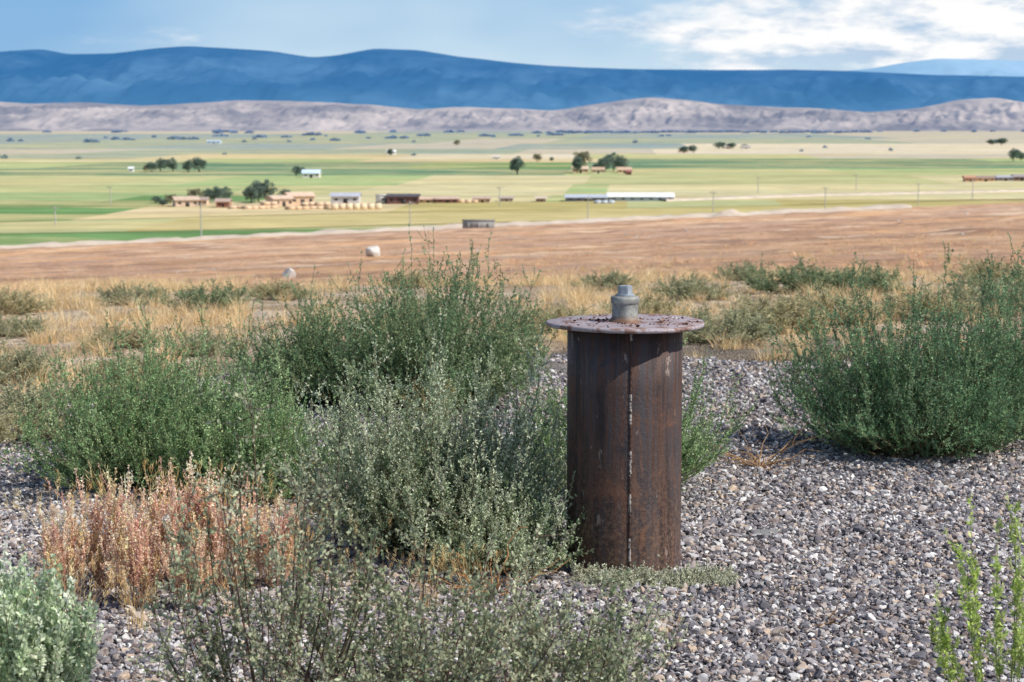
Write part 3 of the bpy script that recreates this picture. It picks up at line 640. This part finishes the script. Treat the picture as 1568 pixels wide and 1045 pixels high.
hay('hay_stack',455,664,3,3,1,col=(216,184,148),rot=.4); hay('hay_stack',483,668,4,3,2,col=(224,196,164),rot=.3); hay('hay_stack',514,668,3,4,1,col=(216,190,156),rot=.3); hay('hay_stack',546,662,7,3,1,bz=2.2,col=(232,206,172),rot=.1)
house('barn',530,720,10,8,2.6,1.0,(204,200,200),(184,186,194)); house('equipment_shed',587,715,4,6,3.0,0,(240,232,220),(228,226,220),flat=True,nwin=2,rot=.3)
house('machinery_shed',618,712,11,8,2.8,.7,(116,84,80),(92,88,94),nwin=4)
house('shed',655,722,7,5,1.4,.6,(220,186,162),(212,184,162)); house('shed',685,720,8,5,1.6,.6,(160,116,106),(202,176,158)); hay('hay_stack',712,720,4,2,1); house('shed',738,725,6,5,1.5,.6,(216,184,158),(190,166,148))
house('shed',775,735,5,4,1.3,.5,(188,166,148),(180,164,154))
house('long_shed',828,730,3.5,4,1.4,.5,(180,154,136),(206,190,172)); house('grey_barn',897,738,15,8,1.5,.8,(138,138,144),(184,190,202),nwin=5)
house('white_barn',980,742,24,12,1.7,1.1,(176,184,196),(250,250,250),nwin=7,door=False)
hay('hay_stack',925,715,3,2,1,col=(196,202,210))
house('white_house',478,1060,9,8,2.6,1.6,(230,218,206),(204,222,236)); house('white_house',203,1190,2.6,3,2.2,.8,W_,W_,nwin=1,door=False)
house('farmhouse',888,1160,9,7,2.6,1.3,(228,200,168),(214,188,162)); house('farmhouse',915,1150,7,7,2.4,1.2,(226,202,172),(200,170,144)); house('farmhouse',955,1155,8,7,2.2,1.3,(230,202,168),(206,178,150)); house('shed',962,1120,3,4,2,.8,(160,110,100),(160,110,100),nwin=1)
house('white_house',760,1620,6,6,2,1,W_,(210,200,190)); house('farmhouse',1045,2000,9,8,2.4,1.3,(224,198,166),(200,178,154)); house('farmhouse',1112,2300,12,8,2.6,1.3,(220,204,186),(190,182,178)); house('farmhouse',1140,2280,9,8,2.6,1.3,(230,220,205),(190,180,175))
house('farmhouse',1482,985,5,5,2.2,.8,(206,158,132),(196,150,124)); house('shed',1505,990,9,6,1.9,.8,(220,184,150),(160,138,128)); house('shed',1535,1000,8,6,1.9,.8,(170,162,162),(176,176,184)); house('barn',1560,1000,8,6,2.2,1,(150,126,116),(160,150,148))
house('white_house',330,2900,20,12,3.4,1.6,(214,222,226),(190,205,220)); house('white_house',600,1850,8,8,3,1.5,W_,W_)
e=link(bpy.data.objects.new('concrete_water_tank',None)); e.location=(q(733)*394,394,float(gz(q(733)*394,394)))
cm=mt((150,148,144))
for nm,bl in (('tank_wall',[(0,-1.2,.75,6.3,.25,1.7),(0,1.2,.75,6.3,.25,1.7),(-3.02,0,.75,.25,2.14,1.7),(3.02,0,.75,.25,2.14,1.7)]),('rim',[(0,-1.2,1.67,6.6,.4,.12),(0,1.2,1.67,6.6,.4,.12)]),('buttress',[(-2,-1.4,.5,.3,.14,1.3),(0,-1.4,.5,.3,.14,1.3),(2,-1.4,.5,.3,.14,1.3)])):
    o=bpy.data.objects.new(nm,boxes(nm,bl,cm)); o.parent=e; link(o)
pw=plain('pole_wood',L(205,200,190),.85,.1,1)
def pole(px,d,h,zb):
    acc=Acc(); P=np.zeros((1,4,3)); P[0,:,2]=np.linspace(-.5,h,4); tubes(acc,P,np.linspace(.2,.13,4)[None],(1,1,1),8)
    me=acc.mesh('pole',pw); e=link(bpy.data.objects.new('utility_pole',None)); e.location=(q(px)*d,d,zb)
    for n_,m_ in (('pole',me),('crossarm',boxes('crossarm',[(0,-.2,h-.6,2.4,.12,.14)],pw)),('insulators',boxes('insulators',[(x_,-.2,h-.42,.1,.1,.2) for x_ in (-1.1,-.5,.5,1.1)],glass))):
        o=bpy.data.objects.new(n_,m_); o.parent=e; link(o)
for px,d,h in [(308,474,9.8),(628,520,8.5),(900,545,8.8),(1092,600,8.5),(1263,640,8.5),(1405,700,8),(85,560,5.5),(170,700,7),(1488,760,8),(765,690,7),(1160,820,7),(1310,860,7)]: pole(px,d,h,PLAIN)
# ------------------------------------------------------------ world, sun
sd=Vector((1.0,-.42,1.15)).normalized()
el=math.asin(sd.z); az=math.atan2(sd.x,sd.y)
w=bpy.data.worlds.new('World'); scene.world=w; w.use_nodes=True; nt=w.node_tree; N=nt.nodes; N.clear()
out=N.new('ShaderNodeOutputWorld'); sky=N.new('ShaderNodeTexSky'); sky.sky_type='NISHITA'; sky.sun_disc=False; sky.sun_elevation=el; sky.sun_rotation=az; sky.altitude=1500; sky.air_density=1.0; sky.dust_density=.8; sky.ozone_density=1.5
bg=N.new('ShaderNodeBackground'); bg.inputs['Strength'].default_value=.14; nt.links.new(sky.outputs[0],bg.inputs['Color'])
tc=N.new('ShaderNodeTexCoord'); sx=N.new('ShaderNodeSeparateXYZ'); nt.links.new(tc.outputs['Generated'],sx.inputs[0])
def mr(src,a,b,c=0,d=1,sm='SMOOTHSTEP'):
    n=N.new('ShaderNodeMapRange'); n.interpolation_type=sm; nt.links.new(src,n.inputs[0])
    for i,v in enumerate((a,b,c,d)): n.inputs[i+1].default_value=v
    return n.outputs[0]
def mth(op,a,b):
    n=N.new('ShaderNodeMath'); n.operation=op
    for i,v in enumerate((a,b)):
        if isinstance(v,(int,float)): n.inputs[i].default_value=v
        else: nt.links.new(v,n.inputs[i])
    return n.outputs[0]
def wn(scale,sc,detail=7,rough=.6,loc=(0,0,0)):
    mp=N.new('ShaderNodeMapping'); mp.inputs['Scale'].default_value=scale; mp.inputs['Location'].default_value=loc; nt.links.new(tc.outputs['Generated'],mp.inputs[0])
    t=N.new('ShaderNodeTexNoise'); t.inputs['Scale'].default_value=sc; t.inputs['Detail'].default_value=detail; t.inputs['Roughness'].default_value=rough; nt.links.new(mp.outputs[0],t.inputs[0]); return t.outputs['Fac']
n1=wn((1,1,3.6),10,6,.55,(.4,0,.1)); n2=wn((1,1,2.2),5,3,.5,(2,0,0)); n3=wn((1,1,3.4),24,6,.58)
right=mr(sx.outputs['X'],-.02,.19)
cl=mth('ADD',n1,mth('MULTIPLY',right,.38)); cl=mth('ADD',cl,mth('MULTIPLY',mth('SUBTRACT',n3,.5),.24))
low=mr(sx.outputs['Z'],.35,.08)
mask=mth('MULTIPLY',mr(cl,.63,.86),low)
b2=N.new('ShaderNodeBackground'); b2.inputs['Strength'].default_value=1
cr=N.new('ShaderNodeValToRGB'); e=cr.color_ramp.elements; e[0].position=.32; e[0].color=(.20,.43,.74,1); e[1].position=.72; e[1].color=(.56,.73,.88,1)
horiz=mr(sx.outputs['Z'],.05,.02,0,.14)
rgt=mr(sx.outputs['X'],-.25,.1,-.12,.12)
nt.links.new(mth('ADD',mth('ADD',n2,horiz),rgt),cr.inputs[0]); nt.links.new(cr.outputs[0],b2.inputs['Color'])
b3=N.new('ShaderNodeBackground'); b3.inputs['Strength'].default_value=1
cr=N.new('ShaderNodeValToRGB'); e=cr.color_ramp.elements; e[0].position=.40; e[0].color=(.50,.64,.81,1); e[1].position=.56; e[1].color=(1,1,1,1); nt.links.new(n3,cr.inputs[0]); nt.links.new(cr.outputs[0],b3.inputs['Color'])
m1=N.new('ShaderNodeMixShader'); nt.links.new(mth('MULTIPLY',low,.9),m1.inputs[0]); nt.links.new(bg.outputs[0],m1.inputs[1]); nt.links.new(b2.outputs[0],m1.inputs[2])
m2=N.new('ShaderNodeMixShader'); nt.links.new(mask,m2.inputs[0]); nt.links.new(m1.outputs[0],m2.inputs[1]); nt.links.new(b3.outputs[0],m2.inputs[2])
nt.links.new(m2.outputs[0],out.inputs['Surface'])
ld=bpy.data.lights.new('sun','SUN'); ld.energy=4.8; ld.angle=math.radians(.53); ld.color=(1,.96,.90)
lo=link(bpy.data.objects.new('sun',ld)); lo.rotation_euler=(-sd).to_track_quat('-Z','Y').to_euler(); lo.location=(20,-5,30)
# ------------------------------------------------------------ camera
cd=bpy.data.cameras.new('camera'); cd.sensor_width=36; cd.lens=70; cd.clip_start=.1; cd.clip_end=150000
cd.dof.use_dof=True; cd.dof.focus_distance=6.3; cd.dof.aperture_fstop=9
co=link(bpy.data.objects.new('camera',cd)); co.location=(0,0,1.412); co.rotation_euler=(math.radians(90-6.22),0,0)
scene.camera=co
scene.view_settings.view_transform='Standard'; scene.view_settings.look='None'; scene.view_settings.exposure=0
